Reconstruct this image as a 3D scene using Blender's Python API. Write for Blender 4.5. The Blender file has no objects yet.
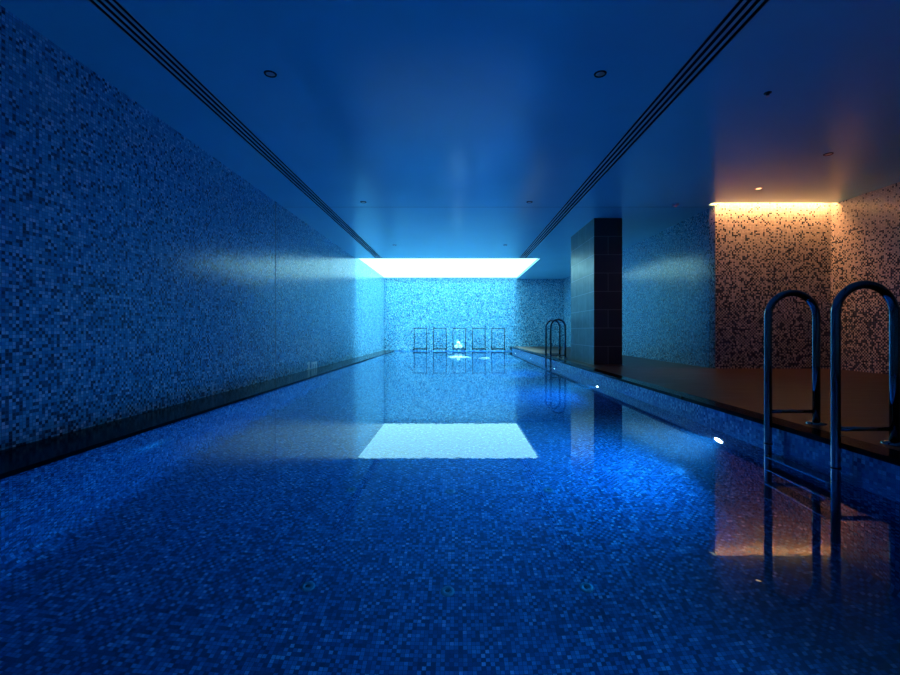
import bpy, bmesh, math, random
from mathutils import Vector, Matrix
random.seed(7)
C = bpy.context.scene.collection
PI = math.pi
sc = bpy.context.scene

# ------------------------------------------------------------------ sizes (metres, camera foot at the origin, looking along +Y)
CAM_Z = 0.70
WATER = 0.03
CEIL = 2.478
XL = -2.49            # left wall
POOL_L, POOL_R = -2.08, 1.84
LIP = 1.815           # pool side of the right deck
DECK = 0.17
LEDGE = 0.048
Y0, Y1 = -2.2, 15.39  # front and back walls
PY0, PY1 = -1.2, 15.02
XS = 3.65             # side wall behind the column
YR = 6.36             # return wall
XR = 5.28             # right wall
PAN_X1, PAN_Y0 = 2.04, 11.03
FLOOR_Z = -1.12

# ------------------------------------------------------------------ node helpers
class N:
    def __init__(self, name):
        self.m = bpy.data.materials.new(name); self.m.use_nodes = True
        self.t = self.m.node_tree; self.t.nodes.clear()
        self.out = self.t.nodes.new('ShaderNodeOutputMaterial')
    def n(self, kind, **kw):
        nd = self.t.nodes.new(kind)
        for k, v in kw.items(): setattr(nd, k, v)
        return nd
    def l(self, a, b): self.t.links.new(a, b)
    def put(self, sock, v):
        if isinstance(v, bpy.types.NodeSocket): self.l(v, sock)
        else: sock.default_value = v
    def math(self, op, a, b=None, c=None):
        nd = self.n('ShaderNodeMath', operation=op)
        for i, v in enumerate((a, b, c)):
            if v is not None: self.put(nd.inputs[i], v)
        return nd.outputs[0]
    def vmath(self, op, a, b=None):
        nd = self.n('ShaderNodeVectorMath', operation=op)
        self.put(nd.inputs[0], a)
        if b is not None: self.put(nd.inputs[1], b)
        return nd.outputs[0]
    def mix(self, f, a, b):
        nd = self.n('ShaderNodeMix', data_type='RGBA')
        self.put(nd.inputs[0], f); self.put(nd.inputs[6], a); self.put(nd.inputs[7], b)
        return nd.outputs[2]
    def ramp(self, f, stops, interp='LINEAR'):
        nd = self.n('ShaderNodeValToRGB'); nd.color_ramp.interpolation = interp
        e = nd.color_ramp.elements
        while len(e) > 1: e.remove(e[-1])
        e[0].position = stops[0][0]; e[0].color = (*stops[0][1], 1)
        for p, c in stops[1:]:
            q = e.new(p); q.color = (*c, 1)
        self.put(nd.inputs[0], f); return nd.outputs[0]
    def bsdf(self, **kw):
        p = self.n('ShaderNodeBsdfPrincipled')
        for k, v in kw.items(): self.put(p.inputs[k.replace('_', ' ')], v)
        self.l(p.outputs[0], self.out.inputs[0]); return p

def col(c): return (*c, 1)

def mosaic(name, pitch, light, dark, grad=None, rough=0.16, tilt=0.03, grout=(0.03, 0.05, 0.08), dark_all=0.3, spec=0.5, bands=0.0):
    """square glass mosaic; UVs are metres. light / dark: ramp stops. grad=(v0,f0,v1,f1): share of dark tiles by height."""
    g = N(name)
    uv = g.n('ShaderNodeUVMap').outputs[0]
    s = g.vmath('SCALE', uv); g.t.nodes[-1].inputs[3].default_value = 1 / pitch
    cell = g.vmath('FLOOR', s)
    fr = g.vmath('FRACTION', s)
    wn = g.n('ShaderNodeTexWhiteNoise', noise_dimensions='2D'); g.l(cell, wn.inputs['Vector'])
    r1, rc = wn.outputs['Value'], wn.outputs['Color']
    off = g.vmath('ADD', cell, (37.3, 91.7, 0))
    wn2 = g.n('ShaderNodeTexWhiteNoise', noise_dimensions='2D'); g.l(off, wn2.inputs['Vector'])
    r2 = wn2.outputs['Value']
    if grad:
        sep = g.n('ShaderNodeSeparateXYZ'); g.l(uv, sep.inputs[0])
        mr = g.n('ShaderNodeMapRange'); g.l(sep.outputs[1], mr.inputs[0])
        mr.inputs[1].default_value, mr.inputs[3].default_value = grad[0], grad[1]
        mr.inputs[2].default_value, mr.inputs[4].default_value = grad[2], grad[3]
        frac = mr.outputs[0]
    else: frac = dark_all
    # dark tiles keep apart: they sit mostly on one colour of an underlying checker
    cs = g.n('ShaderNodeSeparateXYZ'); g.l(cell, cs.inputs[0])
    par = g.math('FLOORED_MODULO', g.math('ADD', cs.outputs[0], cs.outputs[1]), 2.0)
    hi = g.math('MULTIPLY', frac, 1.5)
    lo = g.math('ADD', g.math('MULTIPLY', frac, 0.5), g.math('MAXIMUM', g.math('SUBTRACT', hi, 1.0), 0.0))
    thr = g.math('ADD', g.math('MULTIPLY', par, hi), g.math('MULTIPLY', g.math('SUBTRACT', 1.0, par), lo))
    isd = g.math('LESS_THAN', r1, thr)
    tile = g.mix(isd, g.ramp(r2, light), g.ramp(r2, dark))
    sp = g.n('ShaderNodeSeparateXYZ'); g.l(fr, sp.inputs[0])
    ex = g.math('ABSOLUTE', g.math('SUBTRACT', sp.outputs[0], 0.5))
    ey = g.math('ABSOLUTE', g.math('SUBTRACT', sp.outputs[1], 0.5))
    gm = g.math('GREATER_THAN', g.math('MAXIMUM', ex, ey), 0.445)
    base = g.mix(gm, tile, col(grout))
    geo = g.n('ShaderNodeNewGeometry')
    t = g.vmath('SCALE', g.vmath('SUBTRACT', rc, (0.5, 0.5, 0.5))); g.t.nodes[-1].inputs[3].default_value = tilt
    nrm = g.vmath('NORMALIZE', g.vmath('ADD', geo.outputs['Normal'], t))
    rg = g.math('ADD', g.math('MULTIPLY', gm, 0.5), rough)
    p = g.bsdf(Base_Color=base, Roughness=rg, Normal=nrm)
    p.inputs['Specular IOR Level'].default_value = spec
    return g.m

def plain(name, c, rough=0.5, metal=0.0, spec=0.5, var=0.0, scale=6.0):
    g = N(name)
    if var:
        tc = g.n('ShaderNodeTexCoord'); nz = g.n('ShaderNodeTexNoise'); nz.inputs['Scale'].default_value = scale
        nz.inputs['Detail'].default_value = 5
        g.l(tc.outputs['Object'], nz.inputs['Vector'])
        lo = tuple(x * (1 - var) for x in c); hi = tuple(min(1, x * (1 + var)) for x in c)
        base = g.ramp(nz.outputs[0], [(0.3, lo), (0.7, hi)])
    else: base = col(c)
    p = g.bsdf(Base_Color=base, Roughness=rough, Metallic=metal)
    p.inputs['Specular IOR Level'].default_value = spec
    return g.m

def emit(name, c, s):
    g = N(name); e = g.n('ShaderNodeEmission'); e.inputs[0].default_value = col(c); e.inputs[1].default_value = s
    g.l(e.outputs[0], g.out.inputs[0]); return g.m

# ------------------------------------------------------------------ materials
WL = [(0.0, (0.045, 0.26, 0.45)), (0.45, (0.10, 0.40, 0.60)), (0.80, (0.26, 0.58, 0.76)), (1.0, (0.62, 0.79, 0.88))]
WD = [(0.0, (0.008, 0.02, 0.05)), (0.6, (0.02, 0.06, 0.12)), (1.0, (0.05, 0.15, 0.27))]
AD = [(0.0, (0.008, 0.020, 0.045)), (0.6, (0.022, 0.05, 0.10)), (1.0, (0.06, 0.11, 0.20))]
M = {}
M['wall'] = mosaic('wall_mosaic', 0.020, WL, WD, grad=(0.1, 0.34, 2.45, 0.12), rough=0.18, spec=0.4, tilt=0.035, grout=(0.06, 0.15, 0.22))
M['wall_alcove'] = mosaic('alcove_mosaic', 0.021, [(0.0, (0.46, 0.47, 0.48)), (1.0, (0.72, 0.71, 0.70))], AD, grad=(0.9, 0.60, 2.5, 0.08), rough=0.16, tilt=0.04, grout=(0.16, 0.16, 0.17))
M['pool'] = mosaic('pool_mosaic', 0.018, [(0.0, (0.03, 0.17, 0.40)), (0.7, (0.07, 0.34, 0.64)), (0.9, (0.15, 0.50, 0.78)), (1.0, (0.45, 0.74, 0.92))],
                   [(0.0, (0.006, 0.03, 0.10)), (1.0, (0.025, 0.12, 0.30))], rough=0.2, tilt=0.05, grout=(0.02, 0.06, 0.15), dark_all=0.42, spec=0.1)
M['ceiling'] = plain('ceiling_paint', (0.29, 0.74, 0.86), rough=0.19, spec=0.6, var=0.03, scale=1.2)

def stone():
    g = N('deck_stone')
    uv = g.n('ShaderNodeUVMap').outputs[0]
    mp = g.n('ShaderNodeMapping'); g.l(uv, mp.inputs[0]); mp.inputs['Scale'].default_value = (1.0, 9.0, 1)
    nz = g.n('ShaderNodeTexNoise'); nz.inputs['Scale'].default_value = 2.2; nz.inputs['Detail'].default_value = 7; nz.inputs['Distortion'].default_value = 0.5
    g.l(mp.outputs[0], nz.inputs['Vector'])
    c = g.ramp(nz.outputs[0], [(0.25, (0.022, 0.013, 0.009)), (0.5, (0.045, 0.026, 0.018)), (0.75, (0.085, 0.05, 0.034))])
    p = g.bsdf(Base_Color=c, Roughness=g.math('ADD', g.math('MULTIPLY', nz.outputs[0], 0.25), 0.28))
    p.inputs['Specular IOR Level'].default_value = 0.18
    return g.m
M['stone'] = stone()
M['ledge'] = plain('ledge_stone', (0.006, 0.006, 0.006), rough=0.14, var=0.4, scale=9, spec=0.02)

def slate():
    g = N('column_slate')
    uv = g.n('ShaderNodeUVMap').outputs[0]
    br = g.n('ShaderNodeTexBrick'); g.l(uv, br.inputs['Vector'])
    br.inputs['Scale'].default_value = 1.0
    br.inputs['Brick Width'].default_value = 0.445; br.inputs['Row Height'].default_value = 0.2885
    br.inputs['Mortar Size'].default_value = 0.004; br.inputs['Mortar Smooth'].default_value = 0.2
    br.inputs['Color1'].default_value = (0.035, 0.040, 0.040, 1); br.inputs['Color2'].default_value = (0.055, 0.062, 0.060, 1)
    br.inputs['Mortar'].default_value = (0.26, 0.27, 0.27, 1)
    nz = g.n('ShaderNodeTexNoise'); g.l(uv, nz.inputs['Vector']); nz.inputs['Scale'].default_value = 7; nz.inputs['Detail'].default_value = 6
    r = g.math('ADD', g.math('MULTIPLY', nz.outputs[0], 0.25), 0.22)
    bp = g.n('ShaderNodeBump'); bp.inputs['Strength'].default_value = 0.25; bp.inputs['Distance'].default_value = 0.004
    g.l(g.math('SUBTRACT', g.math('MULTIPLY', nz.outputs[0], 0.3), br.outputs['Fac']), bp.inputs['Height'])
    g.bsdf(Base_Color=br.outputs['Color'], Roughness=r, Normal=bp.outputs[0])
    return g.m
M['slate'] = slate()

def water():
    g = N('pool_water')
    tc = g.n('ShaderNodeNewGeometry')
    n1 = g.n('ShaderNodeTexNoise'); n1.inputs['Scale'].default_value = 1.5; n1.inputs['Detail'].default_value = 1.5
    n2 = g.n('ShaderNodeTexNoise'); n2.inputs['Scale'].default_value = 28; n2.inputs['Detail'].default_value = 1
    g.l(tc.outputs['Position'], n1.inputs['Vector']); g.l(tc.outputs['Position'], n2.inputs['Vector'])
    h = g.math('ADD', g.math('MULTIPLY', n1.outputs[0], 0.12), g.math('MULTIPLY', n2.outputs[0], 0.075))
    bp = g.n('ShaderNodeBump'); bp.inputs['Strength'].default_value = 1.0; bp.inputs['Distance'].default_value = 0.0007
    g.l(h, bp.inputs['Height'])
    gl = g.n('ShaderNodeBsdfGlass'); gl.inputs['IOR'].default_value = 1.333; gl.inputs['Roughness'].default_value = 0.0
    gl.inputs['Color'].default_value = (0.95, 0.98, 1, 1)
    g.l(bp.outputs[0], gl.inputs['Normal']); g.l(gl.outputs[0], g.out.inputs[0])
    va = g.n('ShaderNodeVolumeAbsorption'); va.inputs[0].default_value = (0.55, 0.90, 0.97, 1); va.inputs[1].default_value = 0.30
    vsn = g.n('ShaderNodeVolumeScatter'); vsn.inputs[0].default_value = (0.6, 0.9, 1, 1); vsn.inputs[1].default_value = 0.08; vsn.inputs['Anisotropy'].default_value = 0.3
    ad = g.n('ShaderNodeAddShader'); g.l(va.outputs[0], ad.inputs[0]); g.l(vsn.outputs[0], ad.inputs[1]); g.l(ad.outputs[0], g.out.inputs[1])
    return g.m
M['water'] = water()
M['steel'] = plain('polished_steel', (0.27, 0.28, 0.29), rough=0.06, metal=1.0)
M['satin'] = plain('satin_steel', (0.55, 0.56, 0.58), rough=0.28, metal=1.0)
M['black'] = plain('black_void', (0.006, 0.006, 0.007), rough=0.8, spec=0.1)
M['vent'] = plain('grille_paint', (0.60, 0.66, 0.70), rough=0.45)
M['darkmetal'] = plain('dark_metal', (0.010, 0.011, 0.013), rough=0.4, spec=0.12)
M['joint'] = plain('joint_filler', (0.05, 0.07, 0.09), rough=0.6)
M['cjoint'] = plain('ceiling_joint_filler', (0.10, 0.22, 0.28), rough=0.6)
M['white'] = plain('white_tile', (0.85, 0.86, 0.86), rough=0.3)
M['towel'] = plain('towel_cotton', (0.86, 0.85, 0.82), rough=0.95, spec=0.1, var=0.05, scale=60)
M['foam'] = plain('white_foam', (0.5, 0.52, 0.53), rough=0.7)
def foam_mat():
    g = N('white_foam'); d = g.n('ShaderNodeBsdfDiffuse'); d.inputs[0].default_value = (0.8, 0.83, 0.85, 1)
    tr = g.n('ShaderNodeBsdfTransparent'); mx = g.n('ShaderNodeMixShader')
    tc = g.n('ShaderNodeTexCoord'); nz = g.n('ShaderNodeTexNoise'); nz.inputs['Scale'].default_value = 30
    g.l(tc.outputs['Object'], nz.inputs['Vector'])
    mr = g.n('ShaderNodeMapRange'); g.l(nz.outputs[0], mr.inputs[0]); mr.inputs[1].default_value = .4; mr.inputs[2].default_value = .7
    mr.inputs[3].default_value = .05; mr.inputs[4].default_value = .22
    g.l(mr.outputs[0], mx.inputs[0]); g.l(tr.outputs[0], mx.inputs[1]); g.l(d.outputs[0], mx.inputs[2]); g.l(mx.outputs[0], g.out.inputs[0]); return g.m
M['foam'] = foam_mat()
M['plastic'] = plain('white_plastic', (0.55, 0.57, 0.58), rough=0.4)
M['inlet'] = plain('inlet_plastic', (0.05, 0.17, 0.20), rough=0.45)
M['panel'] = emit('panel_glow', (0.31, 0.84, 1.0), 3.0)
M['lens'] = emit('pool_lamp_glow', (0.6, 0.8, 1.0), 22.0)
M['cove'] = emit('cove_led_glow', (1.0, 0.37, 0.12), 85.0)
M['bulb'] = emit('warm_lamp_glow', (1.0, 0.62, 0.25), 4.0)
M['red'] = emit('red_led_glow', (1.0, 0.05, 0.03), 1.5)

# ------------------------------------------------------------------ mesh helpers
def uvbox(bm):
    uv = bm.loops.layers.uv.verify()
    bm.normal_update()
    for f in bm.faces:
        n = f.normal; a = max(range(3), key=lambda i: abs(n[i]))
        for lp in f.loops:
            c = lp.vert.co
            lp[uv].uv = ((c.y, c.z), (c.x, c.z), (c.x, c.y))[a]

def add_box(bm, x0, x1, y0, y1, z0, z1):
    vs = [bm.verts.new((x, y, z)) for x in (x0, x1) for y in (y0, y1) for z in (z0, z1)]
    for q in ((0, 1, 3, 2), (4, 6, 7, 5), (0, 4, 5, 1), (2, 3, 7, 6), (0, 2, 6, 4), (1, 5, 7, 3)):
        bm.faces.new([vs[i] for i in q])

def add_tube(bm, pts, r, seg=20, caps=True):
    pts = [Vector(p) for p in pts]; rings = []
    t0 = (pts[1] - pts[0]).normalized()
    nrm = t0.orthogonal().normalized()
    for i, p in enumerate(pts):
        t = ((pts[min(i + 1, len(pts) - 1)] - pts[max(i - 1, 0)])).normalized()
        nrm = (nrm - t * nrm.dot(t)).normalized(); b = t.cross(nrm)
        rings.append([bm.verts.new(p + (nrm * math.cos(a) + b * math.sin(a)) * r) for a in [2 * PI * k / seg for k in range(seg)]])
    for a, b in zip(rings, rings[1:]):
        for k in range(seg):
            f = bm.faces.new((a[k], a[(k + 1) % seg], b[(k + 1) % seg], b[k])); f.smooth = True
    if caps:
        bm.faces.new(rings[0][::-1]); bm.faces.new(rings[-1])

def add_lathe(bm, prof, seg=28, mat=None):
    """prof: (radius, height) points around local Z; mat maps local to world."""
    mat = mat or Matrix.Identity(4); rings = []
    for r, h in prof:
        if r < 1e-6: rings.append([bm.verts.new(mat @ Vector((0, 0, h)))])
        else: rings.append([bm.verts.new(mat @ Vector((r * math.cos(2 * PI * k / seg), r * math.sin(2 * PI * k / seg), h))) for k in range(seg)])
    for a, b in zip(rings, rings[1:]):
        for k in range(seg):
            k2 = (k + 1) % seg
            if len(a) == 1 and len(b) == 1: continue
            if len(a) == 1: f = bm.faces.new((a[0], b[k2], b[k]))
            elif len(b) == 1: f = bm.faces.new((a[k], a[k2], b[0]))
            else: f = bm.faces.new((a[k], a[k2], b[k2], b[k]))
            f.smooth = True

def obj(name, bm, m, parent=None, bevel=0.0, fix=True, seg=2):
    if fix: bmesh.ops.recalc_face_normals(bm, faces=bm.faces[:])
    if not bm.loops.layers.uv: uvbox(bm)
    me = bpy.data.meshes.new(name); bm.to_mesh(me); bm.free()
    o = bpy.data.objects.new(name, me); C.objects.link(o); me.materials.append(m)
    if parent: o.parent = parent
    if bevel:
        b = o.modifiers.new('bevel', 'BEVEL'); b.width = bevel; b.segments = seg; b.limit_method = 'ANGLE'
    return o

def box(name, m, *b, parent=None, bevel=0.0):
    bm = bmesh.new(); add_box(bm, *b); return obj(name, bm, m, parent, bevel)

def boxes(name, m, bl, parent=None, bevel=0.0):
    bm = bmesh.new()
    for b in bl: add_box(bm, *b)
    return obj(name, bm, m, parent, bevel)

def struct(o): o['kind'] = 'structure'; return o

def tag(o, label, cat, group=None, kind=None):
    o['label'] = label; o['category'] = cat
    if group: o['group'] = group
    if kind: o['kind'] = kind
    return o

def thing(name, label, cat, loc=(0, 0, 0), group=None):
    o = bpy.data.objects.new(name, None); C.objects.link(o); o.location = loc
    o.empty_display_size = 0.1
    return tag(o, label, cat, group)

def dup(root, loc, label, group=None):
    r = root.copy(); C.objects.link(r); r.location = loc; r['label'] = label
    if group: r['group'] = group
    for ch in list(root.children):
        c = ch.copy(); C.objects.link(c); c.parent = r
        for g in list(ch.children):
            d = g.copy(); C.objects.link(d); d.parent = c
    return r

# ------------------------------------------------------------------ the room shell
T = 0.15
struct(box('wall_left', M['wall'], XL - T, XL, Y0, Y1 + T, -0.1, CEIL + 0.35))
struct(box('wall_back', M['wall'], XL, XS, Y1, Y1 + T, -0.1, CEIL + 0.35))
struct(box('wall_side', M['wall'], XS, XS + T, YR + T, Y1 + T, 0.0, CEIL + 0.35))
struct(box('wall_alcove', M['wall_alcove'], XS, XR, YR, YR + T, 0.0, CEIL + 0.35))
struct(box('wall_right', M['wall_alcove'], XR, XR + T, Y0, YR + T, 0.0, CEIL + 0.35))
struct(box('wall_front', M['wall'], XL - T, XR + T, Y0 - T, Y0, -0.1, CEIL + 0.35))

# ceiling slab, with openings for the two slot grilles, the light panel and the cove
SL = (-1.985, -1.828); SR = (1.512, 1.684)
SY0, SY1 = -1.9, PAN_Y0 - 0.02
CT = CEIL + 0.10
COVE = 0.12
cb = []
cb += [(XL, SL[0], Y0, PAN_Y0, CEIL, CT), (SL[1], SR[0], Y0, PAN_Y0, CEIL, CT)]
cb += [(SL[0], SL[1], Y0, SY0, CEIL, CT), (SR[0], SR[1], Y0, SY0, CEIL, CT)]
cb += [(SL[0], SL[1], SY1, PAN_Y0, CEIL, CT), (SR[0], SR[1], SY1, PAN_Y0, CEIL, CT)]
cb += [(SR[1], XS - 0.1, Y0, PAN_Y0, CEIL, CT), (XS - 0.1, XS, Y0, YR - COVE, CEIL, CT), (XS - 0.1, XS, YR, PAN_Y0, CEIL, CT), (PAN_X1, XS, PAN_Y0, Y1, CEIL, CT)]
cb += [(XS, XR, Y0, YR - COVE, CEIL, CT), (XL, XR, Y0, Y1, CT + 0.12, CT + 0.22)]
struct(boxes('ceiling', M['ceiling'], cb))

# floors
struct(boxes('floor', M['stone'], [(LIP, XR, PY0, YR, DECK - 0.025, DECK), (LIP, XS, YR, Y1, DECK - 0.025, DECK), (XL, XR, Y0, PY0, DECK - 0.025, DECK)]))
struct(boxes('trim_ledge', M['ledge'], [(XL, POOL_L, PY0, Y1, 0.0, LEDGE), (POOL_L, LIP, PY1, Y1, 0.0, LEDGE)]))
# dark coping strip along the edge of the right deck
struct(box('trim_coping', M['ledge'], LIP - 0.002, LIP + 0.13, PY0, Y1, DECK - 0.024, DECK + 0.002))

# pool tank: one tiled shell, coved where walls meet the floor
def pool_profile():
    R = 0.13; p = []
    p.append((POOL_L, 0.0)); p.append((POOL_L, FLOOR_Z + R))
    for k in range(1, 9):
        a = PI + k / 8 * PI / 2; p.append((POOL_L + R + R * math.cos(a), FLOOR_Z + R + R * math.sin(a)))
    for k in range(0, 9):
        a = 1.5 * PI + k / 8 * PI / 2; p.append((POOL_R - R + R * math.cos(a), FLOOR_Z + R + R * math.sin(a)))
    p.append((POOL_R, DECK - 0.024)); return p
bm = bmesh.new(); uv = bm.loops.layers.uv.verify()
prof = pool_profile(); s = 0; prev = None; row = []
for x, z in prof:
    if prev: s += math.hypot(x - prev[0], z - prev[1])
    prev = (x, z); row.append((bm.verts.new((x, PY0, z)), bm.verts.new((x, PY1, z)), s))
for (a0, a1, sa), (b0, b1, sb) in zip(row, row[1:]):
    f = bm.faces.new((a0, b0, b1, a1)); f.smooth = True
    for lp in f.loops:
        lp[uv].uv = (lp.vert.co.y, sa if lp.vert in (a0, a1) else sb)
def addq(vs, ax):
    f = bm.faces.new([bm.verts.new(v) for v in vs])
    for lp in f.loops: lp[uv].uv = (lp.vert.co.x, lp.vert.co.z)
addq([(POOL_L, PY1, FLOOR_Z), (POOL_R, PY1, FLOOR_Z), (POOL_R, PY1, 0.05), (POOL_L, PY1, 0.05)][::-1], 0)
addq([(POOL_L, PY0, FLOOR_Z), (POOL_R, PY0, FLOOR_Z), (POOL_R, PY0, DECK), (POOL_L, PY0, DECK)], 0)
for f in bm.faces:
    pass
po = obj('wall_pool', bm, M['pool'], fix=False)
so = po.modifiers.new('shell', 'SOLIDIFY'); so.thickness = 0.08; so.offset = -1
struct(po)

# paler mosaic course along the waterline under the right deck
M['band'] = mosaic('waterline_mosaic', 0.020, [(0.0, (0.04, 0.14, 0.30)), (0.6, (0.09, 0.25, 0.44)), (1.0, (0.26, 0.48, 0.68))], [(0.0, (0.02, 0.07, 0.2)), (1.0, (0.05, 0.14, 0.32))], rough=0.15, tilt=0.05, grout=(0.05, 0.12, 0.24), dark_all=0.3)
struct(box('trim_4', M['band'], POOL_R - 0.008, POOL_R + 0.01, PY0, PY1, -0.12, DECK - 0.026))
# expansion joints
struct(box('trim_1', M['joint'], XL, XL + 0.0015, 6.165, 6.185, LEDGE, CEIL))
struct(box('trim_2', M['joint'], XL, XL + 0.0015, 8.75, 8.758, LEDGE, CEIL))
struct(boxes('trim_3', M['cjoint'], [(XL, SL[0], 6.45, 6.462, CEIL - 0.0015, CEIL), (SL[1], SR[0], 6.45, 6.462, CEIL - 0.0015, CEIL), (SR[1], XS, 6.45, 6.462, CEIL - 0.0015, CEIL)]))

# tiled column
bm = bmesh.new(); add_box(bm, 2.155, 2.60, 7.08, 8.51, DECK, CEIL)
uvbox(bm)
uvl = bm.loops.layers.uv.verify()
for f in bm.faces:
    for lp in f.loops:
        u, v = lp[uvl].uv
        lp[uvl].uv = ((u - 2.155) if abs(f.normal.y) > .5 else (u - 7.08), v - CEIL + 0.2885 * 12)
struct(obj('wall_column', bm, M['slate']))

# water surface
bm = bmesh.new(); add_box(bm, POOL_L - 0.02, POOL_R + 0.02, PY0 - 0.02, PY1 + 0.02, FLOOR_Z - 0.02, WATER)
tag(obj('pool_water', bm, M['water']), 'still blue water filling the long mosaic pool', 'water', kind='stuff')

# ------------------------------------------------------------------ light panel over the far end
pl = thing('light_panel', 'large glowing white ceiling panel above the far end of the pool', 'ceiling light', ((XL + PAN_X1) / 2, (PAN_Y0 + Y1) / 2, CEIL + 0.05))
hx, hy = (PAN_X1 - XL) / 2, (Y1 - PAN_Y0) / 2
box('diffuser', M['panel'], -hx + .004, hx - .004, -hy + .004, hy - .004, 0, 0.02, parent=pl)
L = 0.012
boxes('frame', M['satin'], [(hx - L, hx - .001, -hy + .001, hy - .001, -0.012, -0.001), (-hx + .001, hx - L, -hy + .001, -hy + L, -0.012, -0.001)], parent=pl)

def area(name, loc, rot, sx, sy, power, c, spread=180, shape='RECTANGLE'):
    d = bpy.data.lights.new(name, 'AREA'); d.shape = shape; d.size = sx; d.size_y = sy; d.energy = power; d.color = c
    d.spread = math.radians(spread)
    o = bpy.data.objects.new(name, d); C.objects.link(o); o.location = loc; o.rotation_euler = rot; return o
def spot(name, loc, rot, power, c, ang, blend=0.5, r=0.03):
    d = bpy.data.lights.new(name, 'SPOT'); d.energy = power; d.color = c; d.spot_size = math.radians(ang); d.spot_blend = blend; d.shadow_soft_size = 0.0
    o = bpy.data.objects.new(name, d); C.objects.link(o); o.location = loc; o.rotation_euler = rot; return o
area('panel_lamp', ((XL + PAN_X1) / 2, (PAN_Y0 + Y1) / 2, CEIL + 0.03), (0, 0, 0), PAN_X1 - XL - 0.05, Y1 - PAN_Y0 - 0.05, 1450, (0.24, 0.68, 0.90), 38)

# ------------------------------------------------------------------ slot grilles in the ceiling
def slot_grille(x0, x1, label):
    cx = (x0 + x1) / 2; hw = (x1 - x0) / 2
    t = thing('slot_diffuser', label, 'air vent', (cx, SY0, CEIL), 'linear air slots in the ceiling')
    Ln = SY1 - SY0
    boxes('plenum', M['black'], [(-hw + .001, hw - .001, 0.001, Ln - .001, 0.06, 0.09), (-hw + .0005, -hw + .004, .001, Ln - .001, .004, .06), (hw - .004, hw - .0005, .001, Ln - .001, .004, .06)], parent=t)
    e = 0.005; wd = (2 * hw - 2 * e) / 7; 
    boxes('frame', M['vent'], [(-hw + .0005, -hw + e, .001, Ln - .001, -0.002, 0.003), (hw - e, hw - .0005, .001, Ln - .001, -0.002, 0.003)], parent=t)
    for k in range(3):
        x = -hw + e + wd * (1.5 + 2 * k)
        box('slat', M['vent'], x - wd * .42, x + wd * .42, .001, Ln - .001, 0.0, 0.003, parent=t)
    return t
slot_grille(*SL, 'long black four-slot air vent in the ceiling beside the left wall')
slot_grille(*SR, 'long black four-slot air vent in the ceiling on the column side')

# ------------------------------------------------------------------ ceiling downlights (unlit)
def downlight(x, y, label, group='unlit downlights in the pool ceiling', lit=False):
    t = thing('downlight', label, 'ceiling light', (x, y, CEIL), group)
    bm = bmesh.new(); add_lathe(bm, [(0.030, 0.0), (0.030, -0.005), (0.033, -0.007), (0.040, -0.006), (0.043, 0.0)], 32)
    obj('trim_ring', bm, M['darkmetal'] if not lit else M['satin'], t)
    bm = bmesh.new(); add_lathe(bm, [(0.0, -0.0035), (0.022, -0.0035), (0.0305, -0.002), (0.0305, 0.0)], 28)
    obj('lamp', bm, M['bulb'] if lit else M['satin'], t)
    return t
dl = downlight(-1.29, 3.11, 'unlit round downlight nearest the camera in the left ceiling row')
for x, y, lb in ((0.99, 3.11, 'unlit round downlight nearest the camera in the right ceiling row'),
                 (-1.29, 6.2, 'unlit downlight just before the ceiling joint, left of centre'),
                 (1.0, 6.2, 'unlit downlight just before the ceiling joint, right of centre'),
                 (-1.29, 9.3, 'unlit downlight close to the glowing panel, left of centre'),
                 (1.0, 9.3, 'unlit downlight close to the glowing panel, right of centre'),
                 (3.73, 4.52, 'unlit dark downlight in the alcove ceiling nearer than the lit one')):
    d = dup(dl, (x, y, CEIL), lb)
downlight(3.76, 5.61, 'small lit warm downlight in the alcove ceiling above the deck', group='warm lit downlights', lit=True)
spot('alcove_lamp', (3.76, 5.61, CEIL - 0.02), (0, 0, 0), 9, (1.0, 0.40, 0.15), 165, 1.0)
downlight(3.30, 9.75, 'small lit warm downlight behind the dark column', group='warm lit downlights', lit=True)
spot('column_lamp', (3.30, 9.75, CEIL - 0.03), (0, math.radians(38), 0), 5, (1.0, 0.45, 0.18), 70, 0.8)

t = thing('ceiling_sprinkler', 'small dark sprinkler head in the ceiling right of the column', 'sprinkler', (2.32, 3.36, CEIL + 0.001))
bm = bmesh.new(); add_lathe(bm, [(0.026, 0), (0.026, -0.004), (0.012, -0.008), (0.009, -0.022), (0, -0.022)], 24); obj('escutcheon', bm, M['darkmetal'], t)
bm = bmesh.new(); add_lathe(bm, [(0, -0.024), (0.014, -0.024), (0.014, -0.027), (0, -0.027)], 20); obj('deflector', bm, M['satin'], t)
t = thing('smoke_detector', 'small white detector with a red light on the ceiling by the side wall', 'smoke detector', (3.07, 6.32, CEIL))
bm = bmesh.new(); add_lathe(bm, [(0.045, 0), (0.045, -0.012), (0.03, -0.026), (0, -0.028)], 28); obj('housing', bm, M['plastic'], t)
bm = bmesh.new(); add_lathe(bm, [(0.007, -0.020), (0.007, -0.030), (0, -0.031)], 12, Matrix.Translation((0.0, -0.012, 0))); obj('indicator', bm, M['red'], t)

# ------------------------------------------------------------------ warm cove over the alcove wall
t = thing('cove_light', 'warm orange light strip along the top of the alcove wall', 'strip light', (XS, YR, CEIL))
box('led_strip', M['cove'], -0.09, XR - XS - 0.01, -0.112, -0.072, 0.045, 0.051, parent=t)
box('channel', M['plastic'], -0.095, XR - XS - 0.005, -COVE + .002, -0.002, 0.057, 0.075, parent=t)

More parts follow.
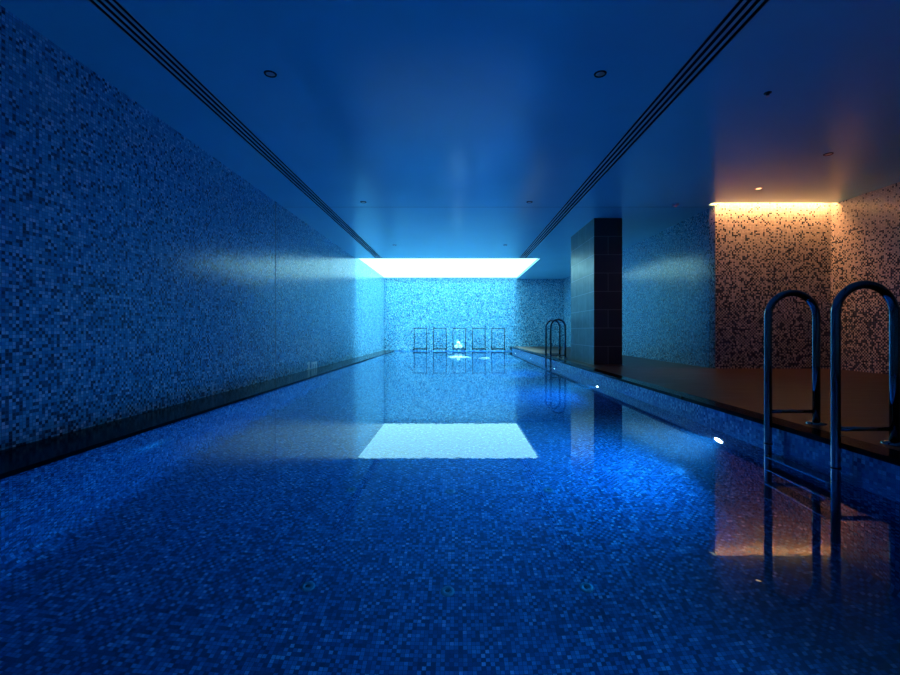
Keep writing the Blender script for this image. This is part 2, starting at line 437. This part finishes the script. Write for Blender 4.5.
# ------------------------------------------------------------------ underwater lamps in the right pool wall
LAMPS = [3.15, 0.43, 5.87, 8.42, 11.32, 14.04]  # second entry: out-of-view lamp, added to brighten the near part of the pool
names = ['brightest underwater lamp, just past the near pool ladder', 'unseen underwater lamp added to light the near end of the pool, before the near pool ladder', 'underwater lamp in front of the dark column',
         'underwater lamp right beneath the far pool ladder', 'underwater lamp beyond the far pool ladder', 'farthest underwater lamp close to the back wall']
MX = Matrix.Rotation(-PI / 2, 4, 'Y')    # local +Z -> world -X
lamp0 = thing('pool_lamp', names[0], 'underwater light', (POOL_R, LAMPS[0], -0.39), 'underwater lamps in the right pool wall')
bm = bmesh.new(); add_lathe(bm, [(0.052, 0.0), (0.052, 0.012), (0.064, 0.016), (0.078, 0.010), (0.080, 0.0)], 32, MX); obj('rim', bm, M['satin'], lamp0)
bm = bmesh.new(); add_lathe(bm, [(0.051, 0.004), (0.051, 0.008), (0.03, 0.013), (0, 0.015)], 28, MX); obj('lens', bm, M['lens'], lamp0)
for i, y in enumerate(LAMPS):
    if i != 0: dup(lamp0, (POOL_R, y, -0.39), names[i])
    area('underwater_beam', (POOL_R - 0.03, y, -0.39), (0, math.radians(90 - 9), 0), 0.08, 0.08, 15 if y < 1 else 40, (0.006, 0.30, 1.0), 140, 'DISK')

# ------------------------------------------------------------------ pool ladders
def make_ladder(loc, label):
    t = thing('pool_ladder', label, 'pool ladder', loc, 'steel pool ladders')
    R = 0.138; r = 0.0192; xf = 0.0; xr = 2 * R; top = 0.78
    for yy in (-0.23, 0.23):
        pts = [(xf, yy, FLOOR_Z + 0.25), (xf, yy, -0.5), (xf, yy, 0.0), (xf, yy, top - .02)]
        pts += [(R - R * math.cos(a), yy, top + R * math.sin(a)) for a in [PI * k / 24 for k in range(25)]]
        pts += [(xr, yy, top - 0.02), (xr, yy, 0.5), (xr, yy, DECK + 0.002)]
        bm = bmesh.new(); add_tube(bm, pts, r, 28); obj('handrail', bm, M['steel'], t)
        bm = bmesh.new(); add_tube(bm, [(xf + r * .6, yy, 0.24), (xr - r * .6, yy, 0.24)], 0.010, 16); obj('brace', bm, M['steel'], t)
        bm = bmesh.new(); add_lathe(bm, [(r + .0005, 0.014), (0.034, 0.013), (0.048, 0.006), (0.050, 0.0)], 32, Matrix.Translation((xr, yy, DECK))); obj('flange', bm, M['steel'], t)
        bm = bmesh.new(); add_lathe(bm, [(r + .0003, 0.004), (r + .002, 0.004), (r + .002, -0.004), (r + .0003, -0.004)], 28, Matrix.Translation((xf, yy, 0.058))); obj('collar', bm, M['darkmetal'], t)
    for z in (-0.14, -0.39, -0.64):
        bm = bmesh.new(); add_box(bm, xf - 0.035, xf + 0.045, -0.23 + r * .7, 0.23 - r * .7, z - 0.012, z + 0.012); obj('tread', bm, M['steel'], t, bevel=0.006)
    return t
LX = 1.78
lad = make_ladder((LX, 2.345, 0), 'large steel pool ladder on the deck edge close to the camera')
dup(lad, (LX, 8.78, 0), 'small distant steel pool ladder just past the dark column')

# ------------------------------------------------------------------ floor inlets
ni = 0
for y, w in ((2.14, 'nearest'), (3.03, 'second')):
    for x, s_ in ((-0.71, 'left'), (-0.045, 'middle'), (0.615, 'right')):
        lb = f'small round inlet in the pool floor, {s_} one of the {w} row of three'
        if ni == 0:
            inl = thing('floor_inlet', lb, 'pool inlet', (x, y, FLOOR_Z), 'round inlets in the pool floor')
            bm = bmesh.new(); add_lathe(bm, [(0.012, 0.0), (0.012, 0.006), (0.030, 0.005), (0.034, 0.0)], 28); obj('ring', bm, M['inlet'], inl)
            bm = bmesh.new(); add_lathe(bm, [(0.0, 0.002), (0.0115, 0.002), (0.0115, 0.0)], 20); obj('opening', bm, M['black'], inl)
        else: dup(inl, (x, y, FLOOR_Z), lb)
        ni += 1

# ------------------------------------------------------------------ depth mark on the left wall
dm = thing('depth_marking', 'white tile depth mark reading 1m at the foot of the left wall', 'depth mark', (XL, 7.48, LEDGE + 0.004))
w = 0.003
boxes('digit', M['white'], [(0, w, 0.04, 0.12, 0.02, 0.13), (0, w, 0.0, 0.05, 0.09, 0.12), (0, w, 0.0, 0.16, 0.0, 0.02)], dm)
boxes('letter', M['white'], [(0, w, 0.22, 0.29, 0, 0.11), (0, w, 0.29, 0.45, 0.075, 0.11), (0, w, 0.335, 0.405, 0, 0.075), (0, w, 0.45, 0.52, 0, 0.11)], dm)

# ------------------------------------------------------------------ five metal frames at the back wall and the towels
def make_frame(loc, label):
    t = thing('towel_frame', label, 'towel rack', loc, 'metal frames along the back wall')
    W = 0.215; r = 0.013
    for sx in (-1, 1):
        bm = bmesh.new(); add_tube(bm, [(sx * W, 0, 0.0), (sx * W, 0, 0.375), (sx * W, 0, 0.745)], r, 12); obj('upright', bm, M['darkmetal'], t)
        bm = bmesh.new(); add_tube(bm, [(sx * W, -0.22, 0.0), (sx * W, -0.22, 0.045)], r, 12); obj('foot', bm, M['darkmetal'], t)
    bm = bmesh.new(); add_tube(bm, [(-W - r, 0, 0.745), (0, 0, 0.745), (W + r, 0, 0.745)], r, 12); obj('top_rail', bm, M['darkmetal'], t)
    bm = bmesh.new()
    add_box(bm, -W - r, W + r, -0.235, -0.205, 0.035, 0.060); add_box(bm, -W - r, W + r, -0.015, 0.015, 0.035, 0.060)
    for k in range(6):
        x = -W + 0.02 + k * (2 * W - 0.04) / 5; add_box(bm, x - .012, x + .012, -0.205, -0.015, 0.042, 0.058)
    obj('shelf', bm, M['darkmetal'], t)
    return t
FX = [(-37, 0)]
fx = [(420.1 - 457) / 29.6, (439.8 - 457) / 29.6, (459.3 - 457) / 29.6, (479 - 457) / 29.6, (498.5 - 457) / 29.6]
FY = 15.33
FRL = ['black metal frame standing leftmost of five against the back wall', 'black metal frame just left of the towel-bearing one at the back wall',
       'black metal frame holding white rolled towels at the back wall', 'black metal frame just right of the towel-bearing one at the back wall',
       'black metal frame standing rightmost of five against the back wall']
fr0 = make_frame((fx[0], FY, LEDGE), FRL[0])
for x, lb in list(zip(fx, FRL))[1:]: dup(fr0, (x, FY, LEDGE), lb)

def towel(x, z, label):
    bm = bmesh.new(); seg = 28; rows = []
    r = 0.062; ln = 0.20
    for (yy, rr) in ((-ln / 2, 0.72), (-ln / 2 - .004, 0.9), (-ln / 2 + .006, 1.0), (0, 1.015), (ln / 2 - .006, 1.0), (ln / 2, 0.9)):
        ring = []
        for k in range(seg):
            a = 2 * PI * k / seg; q = r * rr * (1 + 0.02 * math.sin(5 * a + x * 30))
            ring.append(bm.verts.new((q * math.cos(a), yy, q * math.sin(a))))
        rows.append(ring)
    for a, b in zip(rows, rows[1:]):
        for k in range(seg): bm.faces.new((a[k], a[(k + 1) % seg], b[(k + 1) % seg], b[k])).smooth = True
    bm.faces.new(rows[0]); bm.faces.new(rows[-1][::-1])
    # rolled edge on the front: a spiral cord
    body = obj('rolled_towel', bm, M['towel'])
    bm = bmesh.new()
    add_tube(bm, [((0.006 + 0.0018 * k) * math.cos(k * .6), -ln / 2 - .003, (0.006 + 0.0018 * k) * math.sin(k * .6)) for k in range(22)], 0.004, 8)
    obj('rolled_edge', bm, M['towel'], body)
    body.location = (x, FY - 0.115, z)
    tag(body, label, 'towel', 'white towels on the middle frame')
tx = fx[2] - 0.03
towel(tx - 0.066, LEDGE + 0.060 + 0.063, 'white rolled towel at the lower left of the three-towel pile')
towel(tx + 0.066, LEDGE + 0.060 + 0.063, 'white rolled towel at the lower right of the three-towel pile')
towel(tx, LEDGE + 0.060 + 0.063 + 0.111, 'white rolled towel on top of the three-towel pile')

# ------------------------------------------------------------------ foam on the far water
def foam(x, y, ax, ay, label, seed):
    rnd = random.Random(seed); bm = bmesh.new(); seg = 40
    ph = [rnd.uniform(0, 6.28) for _ in range(4)]
    rings = []
    for q, h in ((1.0, -0.002), (0.97, 0.006), (0.8, 0.012), (0.55, 0.018), (0.28, 0.02)):
        ring = []
        for k in range(seg):
            a = 2 * PI * k / seg
            rr = q * (1 + .13 * math.sin(3 * a + ph[0]) + .09 * math.sin(5 * a + ph[1]) + .05 * math.sin(9 * a + ph[2]))
            ring.append(bm.verts.new((ax * rr * math.cos(a), ay * rr * math.sin(a), h + rnd.uniform(-.002, .002))))
        rings.append(ring)
    for a, b in zip(rings, rings[1:]):
        for k in range(seg): bm.faces.new((a[k], a[(k + 1) % seg], b[(k + 1) % seg], b[k])).smooth = True
    bm.faces.new(rings[-1]); bm.faces.new(rings[0][::-1])
    o = obj('water_foam', bm, M['foam']); o.location = (x, y, WATER)
    tag(o, label, 'foam', 'foam patches on the far water')
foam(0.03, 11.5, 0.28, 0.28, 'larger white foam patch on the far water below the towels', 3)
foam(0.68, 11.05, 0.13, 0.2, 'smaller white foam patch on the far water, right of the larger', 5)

# ------------------------------------------------------------------ camera and render look
cam = bpy.data.cameras.new('camera'); co = bpy.data.objects.new('camera', cam); C.objects.link(co)
co.location = (0, 0, CAM_Z); co.rotation_euler = (PI / 2, 0, 0)
cam.sensor_width = 36; cam.lens = 18.0
cam.shift_x = -7 / 900; cam.shift_y = -6.5 / 900
cam.clip_start = 0.02
sc.camera = co
w = bpy.data.worlds.new('world'); sc.world = w; w.use_nodes = True
w.node_tree.nodes['Background'].inputs[0].default_value = (0, 0, 0, 1)
w.node_tree.nodes['Background'].inputs[1].default_value = 0
vs_ = sc.view_settings
vs_.view_transform = 'Standard'; vs_.look = 'None'; vs_.gamma = 1; vs_.exposure = 0.25; vs_.use_curve_mapping = False
sc.cycles.sample_clamp_indirect = 4.0
